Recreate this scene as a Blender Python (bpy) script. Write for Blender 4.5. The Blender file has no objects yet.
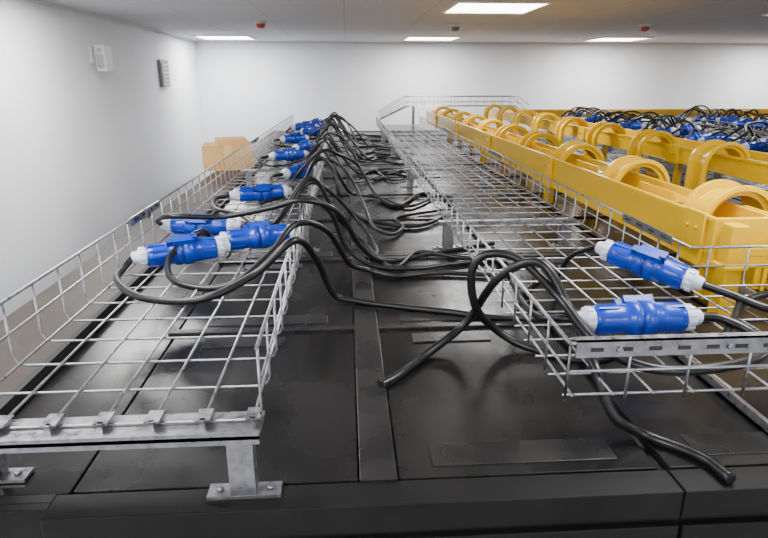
import bpy, bmesh, math, random
from mathutils import Vector, Matrix
random.seed(23)
T = 2.2      # rack top height
CEIL = 3.27

# ---------------- materials ----------------
def mat(name, col, rough=.5, metal=0, noise=None, nscale=20, bump=0, coat=0, emis=None, es=0, rvar=0, spec=.5):
    m = bpy.data.materials.new(name); m.use_nodes = True
    nt = m.node_tree; b = nt.nodes['Principled BSDF']
    b.inputs['Base Color'].default_value = (*col, 1)
    b.inputs['Roughness'].default_value = rough
    b.inputs['Metallic'].default_value = metal
    b.inputs['Specular IOR Level'].default_value = spec
    if coat: b.inputs['Coat Weight'].default_value = coat
    if emis:
        b.inputs['Emission Color'].default_value = (*emis, 1); b.inputs['Emission Strength'].default_value = es
    tc = nt.nodes.new('ShaderNodeTexCoord')
    n = nt.nodes.new('ShaderNodeTexNoise'); n.inputs['Scale'].default_value = nscale; n.inputs['Detail'].default_value = 5
    nt.links.new(tc.outputs['Object'], n.inputs['Vector'])
    if noise:
        r = nt.nodes.new('ShaderNodeValToRGB')
        r.color_ramp.elements[0].position = .35; r.color_ramp.elements[1].position = .68
        r.color_ramp.elements[0].color = (*col, 1); r.color_ramp.elements[1].color = (*noise, 1)
        nt.links.new(n.outputs['Fac'], r.inputs['Fac']); nt.links.new(r.outputs['Color'], b.inputs['Base Color'])
    if rvar:
        mr = nt.nodes.new('ShaderNodeMapRange'); mr.inputs['To Min'].default_value = rough-rvar; mr.inputs['To Max'].default_value = rough+rvar
        mr.inputs['From Min'].default_value = .3; mr.inputs['From Max'].default_value = .7
        nt.links.new(n.outputs['Fac'], mr.inputs['Value']); nt.links.new(mr.outputs['Result'], b.inputs['Roughness'])
    if bump:
        bp = nt.nodes.new('ShaderNodeBump'); bp.inputs['Strength'].default_value = bump; bp.inputs['Distance'].default_value = .01
        nt.links.new(n.outputs['Fac'], bp.inputs['Height']); nt.links.new(bp.outputs['Normal'], b.inputs['Normal'])
    return m

M_wall = mat('wall_paint', (.87,.89,.93), .8, noise=(.84,.86,.90), nscale=2)
M_ceil = mat('ceiling_tile', (.62,.60,.58), .9)
nt = M_ceil.node_tree; b = nt.nodes['Principled BSDF']
br = nt.nodes.new('ShaderNodeTexBrick'); br.offset = 0; br.inputs['Scale'].default_value = 1
br.inputs['Brick Width'].default_value = .6; br.inputs['Row Height'].default_value = .6; br.inputs['Mortar Size'].default_value = .006
br.inputs['Color1'].default_value = (.60,.605,.645,1); br.inputs['Color2'].default_value = (.63,.635,.675,1); br.inputs['Mortar'].default_value = (.50,.50,.53,1)
tc = nt.nodes.new('ShaderNodeTexCoord'); nt.links.new(tc.outputs['Object'], br.inputs['Vector']); nt.links.new(br.outputs['Color'], b.inputs['Base Color'])
M_floor = mat('floor_tile', (.35,.35,.36), .5, noise=(.4,.4,.41), nscale=5)
M_rack = mat('rack_black', (.006,.0057,.0057), .26, noise=(.0165,.0155,.0152), nscale=4, bump=.10, rvar=.09, spec=.27)
M_strip = mat('rack_strip', (.013,.0125,.0125), .30, noise=(.024,.0225,.0225), nscale=9, rvar=.08, spec=.3)
M_front = mat('rack_front', (.004,.004,.004), .5, noise=(.008,.0077,.0077), nscale=9, spec=.18)
M_brown = mat('rack_brown', (.030,.023,.019), .5, noise=(.045,.035,.029), nscale=5, spec=.2)
M_dark = mat('rack_dark_gap', (.006,.006,.006), .7)
M_galv = mat('galvanised_steel', (.22,.22,.235), .33, .85, noise=(.34,.34,.355), nscale=60, rvar=.08)
M_galvd = mat('galvanised_dark', (.40,.40,.41), .45, .7, noise=(.5,.5,.51), nscale=30)
M_hole = mat('slot_hole', (.02,.02,.02), .8)
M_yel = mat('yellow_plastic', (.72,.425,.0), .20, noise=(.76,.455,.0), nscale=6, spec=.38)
M_yel2 = mat('yellow_plastic_dark', (.56,.32,.0), .3)  # darker yellow for bolts, second-run posts and the far cross duct
M_blue = mat('blue_plastic', (.005,.036,.37), .28, noise=(.006,.043,.42), nscale=12)
M_blued = mat('blue_plastic_dark', (.004,.03,.25), .4)
M_gland = mat('gland_white', (.60,.65,.75), .45)
M_cable = mat('cable_rubber', (.005,.005,.006), .34, noise=(.009,.009,.010), nscale=15, spec=.38)
M_card = mat('cardboard', (.48,.28,.10), .8, noise=(.54,.33,.13), nscale=8)
M_tape = mat('packing_tape', (.58,.40,.16), .3)
M_white = mat('white_plastic', (.7,.7,.69), .45)
M_red = mat('red_plastic', (.5,.05,.03), .4)
M_grey = mat('grey_metal', (.20,.20,.21), .5, .3)
M_lamp = mat('lamp_diffuser', (.9,.9,.9), .5, emis=(1,.98,.95), es=12)

# ---------------- mesh helpers ----------------
def obj(name, bm, mats, parent=None, smooth=False, loc=None, bevel=0):
    me = bpy.data.meshes.new(name); bm.normal_update(); bm.to_mesh(me); bm.free()
    for m in mats: me.materials.append(m)
    if smooth:
        for p in me.polygons: p.use_smooth = True
        try: me.set_sharp_from_angle(angle=math.radians(40))
        except Exception: pass
    o = bpy.data.objects.new(name, me); bpy.context.collection.objects.link(o)
    if loc: o.location = loc
    if parent: o.parent = parent
    if bevel:
        md = o.modifiers.new('bevel', 'BEVEL'); md.width = bevel; md.segments = 2; md.limit_method = 'ANGLE'
    return o
def empty(name, loc=(0,0,0)):
    e = bpy.data.objects.new(name, None); bpy.context.collection.objects.link(e); e.location = loc; return e
def box(bm, x0,x1,y0,y1,z0,z1, mi=0, mtx=None):
    vs = [bm.verts.new(Vector((x,y,z)) if mtx is None else mtx @ Vector((x,y,z))) for x in (x0,x1) for y in (y0,y1) for z in (z0,z1)]
    for f in ((0,1,3,2),(4,6,7,5),(0,4,5,1),(2,3,7,6),(0,2,6,4),(1,5,7,3)):
        fc = bm.faces.new([vs[i] for i in f]); fc.material_index = mi
def tube(bm, pts, r, seg=6, mi=0):
    pts = [Vector(p) for p in pts]; n = len(pts); rings = []
    up = None
    for i,p in enumerate(pts):
        d = (pts[min(i+1,n-1)] - pts[max(i-1,0)])
        if d.length < 1e-9: d = Vector((0,0,1))
        d.normalize()
        if up is None:
            up = Vector((0,0,1)) if abs(d.z) < .9 else Vector((1,0,0))
        s = d.cross(up)
        if s.length < 1e-4: s = d.cross(Vector((0,1,0)))
        s.normalize(); up = s.cross(d).normalized()
        rings.append([bm.verts.new(p + (s*math.cos(2*math.pi*k/seg) + up*math.sin(2*math.pi*k/seg))*r) for k in range(seg)])
    for a,b_ in zip(rings, rings[1:]):
        for k in range(seg):
            f = bm.faces.new((a[k], a[(k+1)%seg], b_[(k+1)%seg], b_[k])); f.smooth = True; f.material_index = mi
    bm.faces.new(rings[0][::-1]).material_index = mi; bm.faces.new(rings[-1]).material_index = mi
def catmull(P, n=10):
    P = [Vector(p) for p in P]; Q = [P[0]*2-P[1]] + P + [P[-1]*2-P[-2]]; out = []
    for i in range(1, len(Q)-2):
        p0,p1,p2,p3 = Q[i-1:i+3]
        for k in range(n):
            t = k/n
            out.append(.5*((2*p1)+(p2-p0)*t+(2*p0-5*p1+4*p2-p3)*t*t+(3*p1-p0-3*p2+p3)*t**3))
    out.append(P[-1]); return out
def lathe(bm, prof, mtx, seg=20):
    rings = []
    for x,r,mi in prof:
        rings.append(([bm.verts.new(mtx @ Vector((x, r*math.cos(2*math.pi*k/seg), r*math.sin(2*math.pi*k/seg)))) for k in range(seg)], mi))
    for (a,ma),(b_,mb) in zip(rings, rings[1:]):
        for k in range(seg):
            f = bm.faces.new((a[k], b_[k], b_[(k+1)%seg], a[(k+1)%seg])); f.material_index = mb; f.smooth = True
    bm.faces.new(rings[0][0]).material_index = rings[0][1]
    bm.faces.new(rings[-1][0][::-1]).material_index = rings[-1][1]

# ---------------- room ----------------
XL, XR, YB, YF = -1.87, 7.2, 7.95, -2.6
def slab(name, x0,x1,y0,y1,z0,z1,m):
    bm = bmesh.new(); box(bm,x0,x1,y0,y1,z0,z1); return obj(name,bm,[m])
slab('floor', XL-.1,XR+.1,YF-.1,YB+.1,-.1,0,M_floor)
slab('ceiling', XL-.1,XR+.1,YF-.1,YB+.1,CEIL,CEIL+.1,M_ceil)
slab('wall_left', XL-.1,XL,YF-.1,YB+.1,0,CEIL,M_wall)
slab('wall_right', XR,XR+.1,YF-.1,YB+.1,0,CEIL,M_wall)
slab('wall_back', XL,XR,YB,YB+.1,0,CEIL,M_wall)
slab('wall_front', XL,XR,YF-.1,YF,0,CEIL,M_wall)
slab('baseboard_left', XL,XL+.012,YF,YB,0,.1,M_grey)
slab('baseboard_back', XL+.012,XR,YB-.012,YB,0,.1,M_grey)
slab('trim_1', XL,XR,YB-.02,YB,CEIL-.02,CEIL,M_white)
slab('trim_2', XL,XL+.02,YF,YB-.02,CEIL-.02,CEIL,M_white)

def lamp(x,y,power):
    bm = bmesh.new()
    s=.3
    box(bm,-s,s,-s,-s+.015,-.012,0,0); box(bm,-s,s,s-.015,s,-.012,0,0)
    box(bm,-s,-s+.015,-s+.015,s-.015,-.012,0,0); box(bm,s-.015,s,-s+.015,s-.015,-.012,0,0)
    box(bm,-s+.015,s-.015,-s+.015,s-.015,-.006,0,1)
    o = obj('ceiling_light_panel', bm, [M_white, M_lamp], loc=(x,y,CEIL))
    l = bpy.data.lights.new('panel_light','AREA'); l.size=.56; l.energy=power; l.color=(1,.995,.985)
    lo = bpy.data.objects.new('panel_light', l); bpy.context.collection.objects.link(lo)
    lo.parent = o; lo.location=(0,0,-.03)
for x,y,p in ((-1.35,7.2,27),(1.0,7.2,27),(3.22,7.2,27),(5.6,7.2,27),(1.0,4.2,23),(3.4,4.2,24),(5.6,4.2,26),(-1.25,3.42,27),
            (1.0,1.2,22),(3.4,1.2,24),(-1.0,1.2,28),(-1.0,-.6,50),(1.0,-1.6,60),(4,-1.6,50)):  # two leftmost panels on this line are unseen, added to brighten the left wall
    lamp(x,y,p)

def detector(x,y,red):
    bm = bmesh.new()
    M = Matrix.Rotation(math.radians(90),4,'Y')
    lathe(bm,[(0,.055,0),(.012,.055,0),(.02,.045,0),(.022,.036,1),(.045,.034,1),(.055,.02,1),(.056,.0005,1)],M,20)
    obj('smoke_detector',bm,[M_white, M_red if red else M_grey],loc=(x,y,CEIL),smooth=True)
detector(-.70,5.3,True); detector(2.66,5.4,True); detector(.98,5.5,False)
bm = bmesh.new()
box(bm,0,.02,-.05,.05,-.04,.08,0)
tube(bm,[(.02,0,.03),(.06,0,.03)],.018,8,0)
box(bm,.05,.12,-.07,.07,-.095,.085,0); box(bm,.058,.112,-.077,-.07,-.075,.02,1); tube(bm,[(.085,-.075,.05),(.085,-.08,.05)],.016,12,1)
obj('wall_speaker',bm,[M_white,M_galvd],loc=(XL,4.70,2.96),bevel=.01)
bm = bmesh.new()
box(bm,0,.03,-.13,.13,-.13,.13,0)
for i in range(6): box(bm,.03,.04,-.11,.11,-.115+i*.038,-.095+i*.038,1)
obj('wall_louver_vent',bm,[M_grey,M_galvd],loc=(XL,6.4,2.868))

# ---------------- server racks ----------------
R = empty('server_rack_row')
bm = bmesh.new()
box(bm,-.45,6.4,.712,7.4,0,T-.012,0)
box(bm,-.9,-.45,.74,7.4,0,T-.012,0)
obj('body',bm,[M_front],R)
bm = bmesh.new()
xs = [(-.43,.008,0),(.072,.495,0),(.515,.98,0),(1.0,1.45,0)]
xs += [(1.47+i*.6,2.05+i*.6,0) for i in range(8)]
ny=11
for x0,x1,_ in xs:
    for j in range(ny):
        y0=.765+j*.6
        box(bm,x0,x1,y0+.004,y0+.575,T-.012,T,0)
box(bm,-.635,-.435,.769,7.36,T-.012,T-.002,0)
obj('top_panels',bm,[M_rack],R,bevel=.002)
bm = bmesh.new()
box(bm,.010,.070,.762,7.36,T-.012,T+.006,0)
for j in range(ny):
    y=.765+(j+1)*.6
    box(bm,-.45,.009,y-.022,y+.002,T-.012,T+.007,0); box(bm,.071,1.45,y-.022,y+.002,T-.012,T+.007,0)
obj('seam_strips',bm,[M_strip],R,bevel=.0015)
bm = bmesh.new()
box(bm,-.45,.505,.708,.762,T-.05,T+.002,0); box(bm,.508,1.45,.708,.762,T-.05,T+.002,0); box(bm,1.453,6.4,.708,.762,T-.05,T+.002,0)
box(bm,-.9,-.453,.735,.78,T-.06,T-.004,0)
box(bm,-.655,-.453,.75,.79,T-.02,T-.003,0)
x=-.45
for w in (.955,.6,.6,.6,.6,.6,.6,.6,.6):
    box(bm,x+.003,x+w-.003,.70,.712,.1,T-.055,0); x+=w
obj('front_rail_and_doors',bm,[M_front],R,bevel=.002)
bm = bmesh.new()
box(bm,-.90,-.66,.80,7.4,T-.012,T+.012,0)
obj('side_cover',bm,[M_brown],R,bevel=.003)
bm = bmesh.new()
box(bm,-.655,-.64,.78,7.4,T-.012,T+.03,0)
obj('side_lip',bm,[M_dark],R)
bm = bmesh.new()
for j in range(ny):
    y=.765+j*.6
    for (a,c) in ((.13,.44),(-.37,-.06),(.58,.9)):
        if not (j==0 and a<0): box(bm,a,c,y+.03,y+.09,T,T+.002,0)
        box(bm,a+.02,c-.1,y+.50,y+.55,T,T+.003,0)
obj('access_plates',bm,[M_strip],R,bevel=.001)
bm=bmesh.new(); box(bm,.735,.765,.77,1.32,T,T+.006,0); box(bm,.735,.739,.77,1.32,T,T+.022,0)
obj('mounting_rail',bm,[M_galv],R)

# ---------------- cable trays ----------------
RW=.0024
def cyl(bm,a,b_,r=RW,seg=6): tube(bm,[a,b_],r,seg)
def U(bm,pts,r=RW):
    tube(bm,pts,r,6)
def ubend(x0,x1,y,zf,zt):
    c=.018
    return [(x0,y,zt),(x0,y,zf+c),(x0+c*.3,y,zf+c*.3),(x0+c,y,zf),(x1-c,y,zf),(x1-c*.3,y,zf+c*.3),(x1,y,zf+c),(x1,y,zt)]
def ybend(y0,y1,x,zf,zt):
    return [(x,a,c) for (a,_,c) in ubend(y0,y1,0,zf,zt)]
def straight_tray(x0,x1,y0,y1,zf,zt,nl,seg=.1):
    bm=bmesh.new()
    for i in range(nl+1):
        x=x0+.012+(x1-x0-.024)*i/nl; cyl(bm,(x,y0,zf+.005),(x,y1,zf+.005))
    for x in (x0,x1):
        cyl(bm,(x,y0,zt),(x,y1,zt),.0032)
        cyl(bm,(x,y0,(zt+zf)/2),(x,y1,(zt+zf)/2))
    n=int((y1-y0)/seg)
    for j in range(n+1): U(bm,ubend(x0,x1,y0+.006+j*(y1-y0-.012)/n,zf,zt))
    return bm
def leg(bm,x,y,h,b0=.0):
    box(bm,x-.019,x+.019,y-.003,y+.003,T+b0,T+h,0)
    box(bm,x-.019,x-.015,y,y+.022,T+b0,T+h,0); box(bm,x+.015,x+.019,y,y+.022,T+b0,T+h,0)
    box(bm,x-.055,x+.055,y-.004,y+.028,T+b0,T+b0+.005,0)
    for s in (-1,1):
        tube(bm,[(x+s*.038,y+.012,T+b0+.005),(x+s*.038,y+.012,T+b0+.012)],.006,6)

# left tray
ZF,ZT=T+.115,T+.235
bm=straight_tray(-.60,-.135,.765,6.85,ZF,ZT,6)
box(bm,-.625,-.135,.732,.80,T+.106,T+.112,0); box(bm,-.625,-.135,.732,.736,T+.098,T+.118,0)
for i in range(7):
    x=-.588+i*.0735
    box(bm,x-.011,x+.011,.758,.79,T+.122,T+.125,0)
    box(bm,x-.004,x+.004,.755,.763,T+.112,T+.125,0)
for y in (.738,2.06,3.4,4.7,6.0):
    leg(bm,-.165,y,.106,.002 if y<1 else 0)
    if y>1: leg(bm,-.57,y,.1); box(bm,-.61,-.125,y-.01,y+.025,T+.096,T+.110,0)
leg(bm,-.57,.80,.106,-.0)
for x,y in ((-.596,1.72),(-.596,3.9),(-.139,3.9)):
    box(bm,x-.003,x+.003,y-.13,y+.13,ZT-.016,ZT+.006,0)
    for k in (-.10,-.04,.02,.08): box(bm,x-.005,x+.005,y+k,y+k+.03,ZT-.007,ZT-.001,1)
    box(bm,x+.003,x+.010,y-.02,y+.02,ZT-.02,ZT+.010,0)
obj('wire_mesh_cable_tray',bm,[M_galv,M_hole])

# right tray (L shaped corner)
RX0,RX1,RY0,RYC=.344,.842,.808,1.326
RF,RT=T+.11,T+.208
XE=2.2
bm=bmesh.new()
for i in range(8):
    x=RX0+.012+(RX1-RX0-.024)*i/7; cyl(bm,(x,RY0,RF+.005),(x,6.9,RF+.005))
for x,ys in ((RX0,RY0),(RX1,RYC)):
    cyl(bm,(x,ys,RT),(x,6.9,RT),.0032); cyl(bm,(x,ys,(RT+RF)/2),(x,6.9,(RT+RF)/2))
y=RYC+.05
while y<6.9: U(bm,ubend(RX0,RX1,y,RF,RT)); y+=.1
for i in range(8):
    y=RY0+.012+(RYC-RY0-.024)*i/7; cyl(bm,(RX0,y,RF+.0),(XE,y,RF+.0))
for y,x in ((RY0,RX0),(RYC,RX1)):
    cyl(bm,(x,y,RT),(XE,y,RT),.0032); cyl(bm,(x,y,(RT+RF)/2),(XE,y,(RT+RF)/2))
x=RX1+.05
while x<XE: U(bm,ybend(RY0,RYC,x,RF-.004,RT)); x+=.1
x=RX0
while x<RX1: cyl(bm,(x,RY0,RT),(x,RY0,RF-.004)); x+=.0996
y=RY0
while y<RYC: cyl(bm,(RX0,y,RT),(RX0,y,RF)); y+=.1
box(bm,.352,.76,RY0-.006,RY0-.001,RT-.022,RT+.006,0)
box(bm,.352,.76,RY0-.006,RY0+.012,RT+.004,RT+.006,0)
for k in range(8): box(bm,.375+k*.047,.395+k*.047,RY0-.0075,RY0-.005,RT-.012,RT-.006,1)
for k in (.42,.60,.72): tube(bm,[(k,RY0-.012,RT-.009),(k,RY0-.004,RT-.009)],.005,6)
for y in (1.55,3.3,5.0):
    box(bm,RX1-.003,RX1+.003,y-.14,y+.14,RT-.016,RT+.006,0)
    for k in (-.12,-.05,.02,.09): box(bm,RX1-.005,RX1+.005,y+k,y+k+.03,RT-.007,RT-.001,1)
for y in (2.07,3.4,4.7,6.0):
    leg(bm,.37,y,.1); leg(bm,.815,y,.1); box(bm,RX0-.01,RX1+.01,y-.01,y+.025,T+.092,T+.106,0)
leg(bm,1.3,1.1,.1); leg(bm,2.1,1.1,.1)
obj('wire_mesh_cable_tray',bm,[M_galv,M_hole])

# raised transfer tray at the far end
bm=bmesh.new()
zf,zt=T+.31,T+.42
for i in range(6):
    y=7.0+i*.06; tube(bm,[(.40,y,T+.16),(.72,y,zf),(2.0,y,zf),(2.12,y,zf-.1)],RW,5)
for y in (7.0,7.3):
    tube(bm,[(.38,y,T+.24),(.70,y,zt),(2.02,y,zt),(2.16,y,zt-.1)],.005,6)
    tube(bm,[(.39,y,T+.2),(.71,y,zf+.05),(2.01,y,zf+.05),(2.14,y,zf-.05)],.0035,6)
x=.42
while x<2.05:
    f=min(1,(x-.4)/.32); a=T+.16+(zf-T-.16)*f
    U(bm,ybend(7.0,7.3,x,a,a+.1)); x+=.1
for x in (.8,2.0):
    box(bm,x-.015,x+.015,7.13,7.16,T-.005,zf,0)
obj('wire_mesh_cable_tray',bm,[M_galv])
for x0 in (2.35,3.75,5.1):
    bm=straight_tray(x0,x0+.5,1.5 if x0<3 else 1.6,7.1,RF,RT,6,.12)
    for y in (2,3.6,5.2,6.8): leg(bm,x0+.03,y,.1); leg(bm,x0+.47,y,.1)
    obj('wire_mesh_cable_tray',bm,[M_galv])

# ---------------- yellow fibre ducts ----------------
def trough(bm,x0,x1,y0,y1,zb,zt,th=.006):
    box(bm,x0,x1,y0,y1,zb,zb+th,0)
    box(bm,x0,x0+th,y0,y1,zb+th,zt,0); box(bm,x1-th,x1,y0,y1,zb+th,zt,0)
    box(bm,x0-.008,x0,y0,y1,zt-.012,zt,0); box(bm,x1,x1+.008,y0,y1,zt-.012,zt,0)
    y=y0+.02
    while y<y1:
        box(bm,x0-.012,x0-.0005,y,y+.10,zb-.006,zt+.004,0); box(bm,x1+.0005,x1+.012,y,y+.10,zb-.006,zt+.004,0)
        box(bm,x0-.012,x1+.012,y,y+.10,zb-.006,zb-.0005,0)
        for k in (.03,.07):
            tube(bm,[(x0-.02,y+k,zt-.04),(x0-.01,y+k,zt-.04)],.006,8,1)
        y+=1.2
def exit_arch(bm,xc,yc,zc,r,f,w,sgn,up,down,th=.004,e=.014):
    """waterfall exit: plate with slim side flanges, sweeping up, over and down"""
    path=[]
    if up: path.append((Vector((xc-sgn*r,0,zc-up)),Vector((-sgn,0,0))))
    n=20
    for i in range(n+1):
        a=math.pi*i/n
        nrm=Vector((-sgn*math.cos(a),0,math.sin(a)))
        path.append((Vector((xc,0,zc))+nrm*r,nrm))
    path.append((Vector((xc+sgn*r,0,zc-down)),Vector((sgn,0,0))))
    h=w/2
    prof=[(-h-e,f),(-h-e,f-.016),(-h-e+.006,f-.006),(-h,f-.006),(-h,0),(h,0),(h,f-.006),(h+e-.006,f-.006),(h+e,f-.016),(h+e,f),(h-th,f),(h-th,th),(-h+th,th),(-h+th,f)]
    rings=[]
    for i,(p,nn) in enumerate(path):
        rings.append([bm.verts.new(p+nn*q+Vector((0,yc+o,0))) for o,q in prof])
    L=len(prof)
    for a,b_ in zip(rings,rings[1:]):
        for k in range(L):
            bm.faces.new((a[k],a[(k+1)%L],b_[(k+1)%L],b_[k]))
    bm.faces.new(rings[0][::-1]); bm.faces.new(rings[-1])
bm=bmesh.new()
trough(bm,.95,1.11,1.42,7.1,T+.125,T+.262)
for i in range(10):
    y=1.60+i*.58
    if y>6.95: break
    exit_arch(bm,1.110,y,T+.208,.083,.030,.095,1,.08,.20)
    box(bm,.957,1.103,y+.13,y+.36,T+.236,T+.242,0)
    box(bm,1.015,1.022,y+.13,y+.36,T+.242,T+.268,0)
for y in (1.52,2.9,4.4,5.9):
    box(bm,1.01,1.05,y-.02,y+.02,T,T+.125,0)
obj('yellow_fiber_duct',bm,[M_yel,M_yel2],smooth=True,bevel=.0015)
bm=bmesh.new()
for x0,dz in ((.955,.255),(1.30,.20)):
    box(bm,x0,x0+.045,1.345,1.39,T+.0,T+dz,0); box(bm,x0-.01,x0+.055,1.337,1.398,T+.14,T+.152,0); box(bm,x0-.012,x0+.057,1.335,1.40,T+.0,T+.006,0)
box(bm,.945,1.12,1.402,1.418,T+.125,T+.262,0)
box(bm,1.0,1.30,1.36,1.375,T+.17,T+.195,0)
obj('yellow_duct_downspout',bm,[M_yel],bevel=.003)
bm=bmesh.new()
exit_arch(bm,1.36,1.56,T+.215,.085,.032,.10,1,.09,.215)
box(bm,1.255,1.275,1.50,1.62,T+.0,T+.13,0)
obj('yellow_duct_elbow',bm,[M_yel],smooth=True,bevel=.002)
bm=bmesh.new()
trough(bm,1.66,1.88,1.62,7.1,T+.205,T+.29)
for i in range(10):
    y=1.9+i*.58
    if y>6.9: break
    exit_arch(bm,1.635,y,T+.245,.078,.028,.095,-1,.03,.24)
for y in (1.7,2.9,4.1,5.3,6.5):
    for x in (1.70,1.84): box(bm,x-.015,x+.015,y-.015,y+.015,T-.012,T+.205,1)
obj('yellow_fiber_duct',bm,[M_yel,M_yel2],smooth=True,bevel=.0015)
bm=bmesh.new()
box(bm,2.2,6.2,7.2,7.206,T+.17,T+.255,0); box(bm,2.2,6.2,7.394,7.4,T+.17,T+.255,0); box(bm,2.2,6.2,7.2,7.4,T+.165,T+.17,0)
for i in range(5):
    x=2.3+i*.95; box(bm,x,x+.1,7.192,7.2,T+.16,T+.26,0); box(bm,x+.03,x+.07,7.28,7.32,T-.012,T+.165,0)
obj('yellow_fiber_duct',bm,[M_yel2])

# ---------------- blue industrial connectors ----------------
def add_plug(bm,c,d,roll=0,seg=20,s=1.0):
    d=Vector(d).normalized(); q=Vector((1,0,0)).rotation_difference(d)
    M=Matrix.Translation(Vector(c)) @ q.to_matrix().to_4x4() @ Matrix.Rotation(roll,4,'X') @ Matrix.Scale(s,4)
    prof=[(-.130,.011,2),(-.126,.0155,2),(-.112,.018,2),(-.110,.024,2),(-.094,.0245,2),(-.092,.023,2),
          (-.090,.0265,0),(-.070,.0275,0),(-.040,.029,0),(-.022,.030,0),(-.020,.0345,0),(-.004,.0355,0),
          (-.003,.032,1),(.001,.032,1),(.002,.0365,0),(.026,.0365,0),(.028,.033,0),(.05,.0315,0),(.074,.029,0),(.090,.027,0),
          (.092,.023,2),(.094,.0245,2),(.110,.024,2),(.112,.018,2),(.126,.0155,2),(.130,.011,2)]
    lathe(bm,prof,M,seg)
    box(bm,-.024,.032,-.016,.016,.030,.044,0,M); box(bm,.026,.040,-.011,.011,.028,.049,1,M)
    box(bm,-.040,-.022,-.010,.010,.026,.040,1,M)
    if seg>12:
        for k in range(10):
            a=2*math.pi*k/10; Mr=M@Matrix.Rotation(a,4,'X')
            box(bm,-.086,-.045,-.0022,.0022,.024,.0305,0,Mr); box(bm,.046,.086,-.0022,.0022,.024,.0310,0,Mr)
            box(bm,-.109,-.095,-.003,.003,.022,.0265,2,Mr); box(bm,.095,.109,-.003,.003,.022,.0265,2,Mr)
    return M@Vector((-.128,0,0)), M@Vector((.128,0,0))
def plug(c,d,roll=0):
    bm=bmesh.new(); e=add_plug(bm,c,d,roll)
    obj('industrial_power_connector',bm,[M_blue,M_blued,M_gland]); return e
def cable(pts,r=.0082,n=10):
    bm=bmesh.new(); tube(bm,catmull(pts,n),r,10)
    obj('power_cable',bm,[M_cable])
def P(x,y,z): return Vector((x,y,T+z))
PZ=.155
a,b_=plug(P(.572,1.036,PZ-.006),(1,0,0),-.9)
cable([b_,P(.745,1.03,.145),P(.775,.975,.135),P(.74,.90,.13),P(.62,.858,.13),P(.51,.866,.13),P(.452,.955,.14),P(.425,1.08,.18),P(.365,1.16,.236),P(.30,1.19,.242),P(.27,1.20,.20),P(.285,1.21,.11),P(.345,1.235,.04),P(.41,1.20,.012),P(.52,1.13,.01),P(.70,1.2,.01)],.0095)
cable([a,P(.42,1.05,.148),P(.388,1.09,.135),P(.385,1.2,.13),P(.40,1.33,.13),P(.45,1.45,.06),P(.5,1.55,.012),P(.6,1.7,.01)],.007)
a,b_=plug(P(.722,1.30,.175),(.166,-.17,-.04),.5)
cable([b_,P(.85,1.17,.145),P(.92,1.10,.13),P(1.1,1.06,.128),P(1.4,1.1,.128),P(1.9,1.0,.128),P(2.3,1.1,.128)],.0095)
cable([a,P(.62,1.40,.19),P(.60,1.48,.14),P(.60,1.56,.05),P(.66,1.68,.012),P(.7,1.8,.01)],.007)
cable([P(.06,1.05,.0095),P(.10,1.09,.0095),P(.18,1.19,.012),P(.27,1.24,.06),P(.325,1.18,.19),P(.395,1.125,.24),P(.44,1.06,.165),P(.437,.95,.128),P(.425,.875,.118),P(.45,.845,.05),P(.51,.842,.012),P(.57,.784,.0095),P(.585,.72,.012)],.0095)
cable([P(1.2,.95,.128),P(1.0,.97,.128),P(.84,.93,.128),P(.72,.955,.128),P(.79,1.06,.128),P(.95,1.2,.128),P(1.3,1.22,.128)])

# left tray near cluster
a,b_=plug(P(-.455,1.555,PZ),(.9,.42,0),.3)
cable([a,P(-.60+.02,1.46,.14),P(-.568,1.38,.135),P(-.475,1.27,.13),P(-.33,1.22,.14),P(-.215,1.27,.18),P(-.125,1.30,.25),P(-.085,1.42,.17),P(-.045,1.52,.035),P(.02,1.51,.016),P(.137,1.475,.0095),P(.267,1.43,.0095),P(.39,1.38,.0095),P(.6,1.35,.0095)],.009)
a2,b2=plug(P(-.27,1.70,PZ),(.9,.40,0),-.4)
cable([b2,P(-.135,1.80,.249),P(-.06,1.84,.20),P(-.01,1.86,.08),P(.068,1.84,.018),P(.20,1.81,.0095),P(.34,1.85,.0095),P(.5,1.9,.0095)])
cable([a2,P(-.41,1.60,.20),P(-.47,1.50,.16),P(-.43,1.38,.13),P(-.30,1.33,.13),P(-.20,1.38,.19),P(-.133,1.46,.25),P(-.06,1.58,.20),P(-.0,1.72,.06),P(.06,1.78,.018),P(.15,1.74,.0095),P(.3,1.76,.0095),P(.5,1.72,.0095)])
a3,b3=plug(P(-.47,1.84,PZ+.005),(1,-.12,0),.8)
cable([a3,P(-.60+.01,1.80,.19),P(-.52,1.73,.215),P(-.38,1.76,.205),P(-.23,1.74,.235),P(-.13,1.72,.26),P(-.03,1.77,.21),P(.04,1.84,.08),P(.13,1.89,.012),P(.33,2.0,.0095),P(.55,2.1,.0095)])
cable([b3,P(-.31,1.83,.13),P(-.25,1.95,.13),P(-.19,2.05,.2),P(-.13,2.1,.25),P(-.05,2.16,.19),P(.03,2.2,.09),P(.09,2.12,.02),P(.10,2.0,.011),P(.06,1.93,.011)],.007)
specs=[(-.36,2.42,(.9,.35,0)),(-.25,3.03,(.55,.8,0)),(-.36,3.7,(.9,.3,0)),
       (-.30,4.2,(.5,.8,0)),(-.42,4.8,(.8,.5,0)),(-.28,5.0,(.8,-.5,0)),(-.38,5.5,(.9,.2,0)),(-.3,6.0,(.7,.6,0)),(-.42,6.2,(.9,-.2,0)),(-.33,6.6,(.6,.7,0))]
j=lambda s: random.uniform(-s,s)
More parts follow.
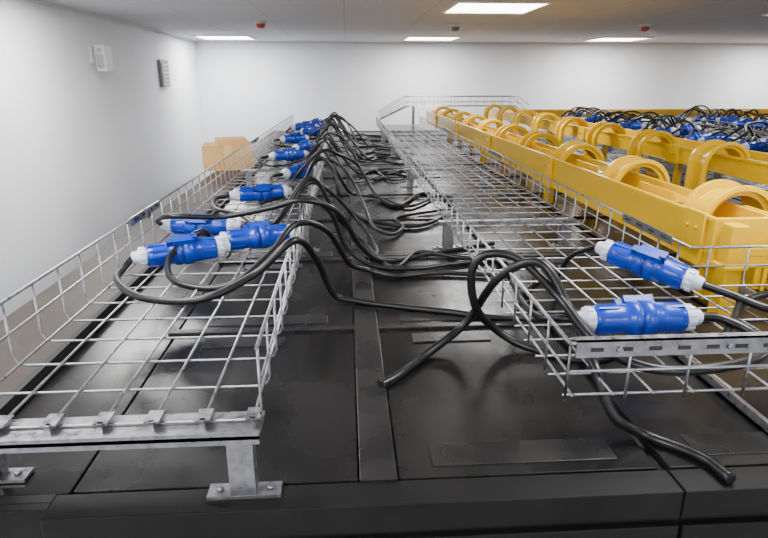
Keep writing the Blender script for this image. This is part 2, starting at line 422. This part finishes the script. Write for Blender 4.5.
for i,(x,y,d) in enumerate(specs):
    z=PZ if i<5 else PZ+random.uniform(0,.04)
    a,b_=plug(P(x,y,z),d,random.uniform(-1,1))
    pk=random.uniform(.246,.27); yy=y+j(.22); drop=random.choice((0,.06,.12))
    xo=j(.07)
    cable([b_,P(min(b_.x+.05,-.16),b_.y+.06,.19+j(.02)),P(-.13,yy+.06,pk),P(-.06,yy+j(.08),pk-.05-drop*.5),P(.0+xo*.5,yy+j(.12),.10-drop*.6),P(.08+xo,yy+j(.22),.016),P(.17+xo,yy+j(.22),.0105),P(.30,yy+j(.2),.0105),P(.5,yy+j(.3),.0105)],r=random.uniform(.0065,.0085),n=8)
    yy=y-.15+j(.28); pk=random.uniform(.246,.28); hi=(i%3==1)
    cable([a,P(max(a.x-.05,-.575),a.y-.05,.15),P(max(a.x-.02,-.57),a.y-.17,.135),P(max(a.x+.08,-.45),a.y-.26+j(.05),.133),P(-.26,yy-.1+j(.05),.14),P(-.13,yy-.03,pk),P(-.04,yy+j(.08),pk-.02 if hi else .13),P(.05+j(.03),yy+j(.18),.17 if hi else .02),P(.16+j(.03),yy+j(.25),.03 if hi else .011),P(.25,yy+j(.2),.0105),P(.4,yy+j(.2),.0105),P(.55,yy+j(.25),.0105)],r=random.uniform(.0065,.0085),n=8)
    if i in (0,2,4,7):
        yy=y+.2+j(.1)
        cable([P(-.35,yy-.3,.128),P(-.22,yy-.12,.15),P(-.13,yy,.26),P(-.02,yy+.04,.22),P(.06,yy-.1,.10),P(.10,yy-.3,.03),P(.17,yy-.38,.012),P(.23,yy-.26,.012),P(.21,yy-.1,.012),P(.30,yy-.02,.012),P(.5,yy+.1,.0105)],r=.007,n=8)

# ---------------- distant mass of cables and connectors on the other rows ----------------
bm=bmesh.new()
for x0 in (2.35,3.75,5.1):
    for k in range(26):
        y=1.9+k*.2+random.uniform(-.08,.08)
        for q in range(2):
            p=[]; x=x0+random.uniform(0.02,.3); z=.14; yy=y
            for s in range(7):
                p.append(P(x,yy,max(.128 if x<x0+.48 else .012,z))); x+=random.uniform(.08,.2); yy+=random.uniform(-.16,.2)
                z=random.choice((.14,.2,.28,.24,.3)) if x<x0+.6 else random.choice((.02,.1,.2))
            tube(bm,catmull(p,5),.009,6)
obj('power_cable_bundle',bm,[M_cable])
bm=bmesh.new()
for x0 in (2.35,3.75,5.1):
    for k in range(20):
        y=2.0+k*.26
        add_plug(bm,P(x0+random.uniform(.12,.38),y,.165+random.uniform(0,.06)),(random.uniform(.4,1),random.uniform(-.7,.7),random.uniform(-.1,.2)),random.uniform(-1,1),10)
obj('industrial_power_connector_cluster',bm,[M_blue,M_blued,M_gland])

# ---------------- cardboard box ----------------
bm=bmesh.new()
box(bm,-.17,.17,-.15,.15,0,.16,0)
box(bm,-.17,-.005,-.152,.152,.16,.164,0); box(bm,.005,.17,-.152,.152,.16,.164,0)
box(bm,-.025,.025,-.154,.154,.16,.166,1); box(bm,-.025,.025,-.1525,-.15,.09,.16,1)
Mt=Matrix.Translation((.03,0,.165))@Matrix.Rotation(.15,4,'Z')
box(bm,-.11,.09,-.11,.10,0,.04,0,Mt)
o=obj('cardboard_box',bm,[M_card,M_tape],loc=(-.83,4.2,T+.0125),bevel=.006); o.rotation_euler=(0,0,.15)

# ---------------- camera ----------------
cd=bpy.data.cameras.new('camera'); cam=bpy.data.objects.new('camera',cd); bpy.context.collection.objects.link(cam)
cam.location=(0,0,T+.6); cam.rotation_euler=(math.radians(72),0,math.radians(-3.6))
cd.sensor_width=36; cd.lens=27.2; cd.clip_start=.02
bpy.context.scene.camera=cam
w=bpy.data.worlds.new('world'); bpy.context.scene.world=w; w.use_nodes=True
w.node_tree.nodes['Background'].inputs[0].default_value=(.8,.85,.9,1); w.node_tree.nodes['Background'].inputs[1].default_value=.3
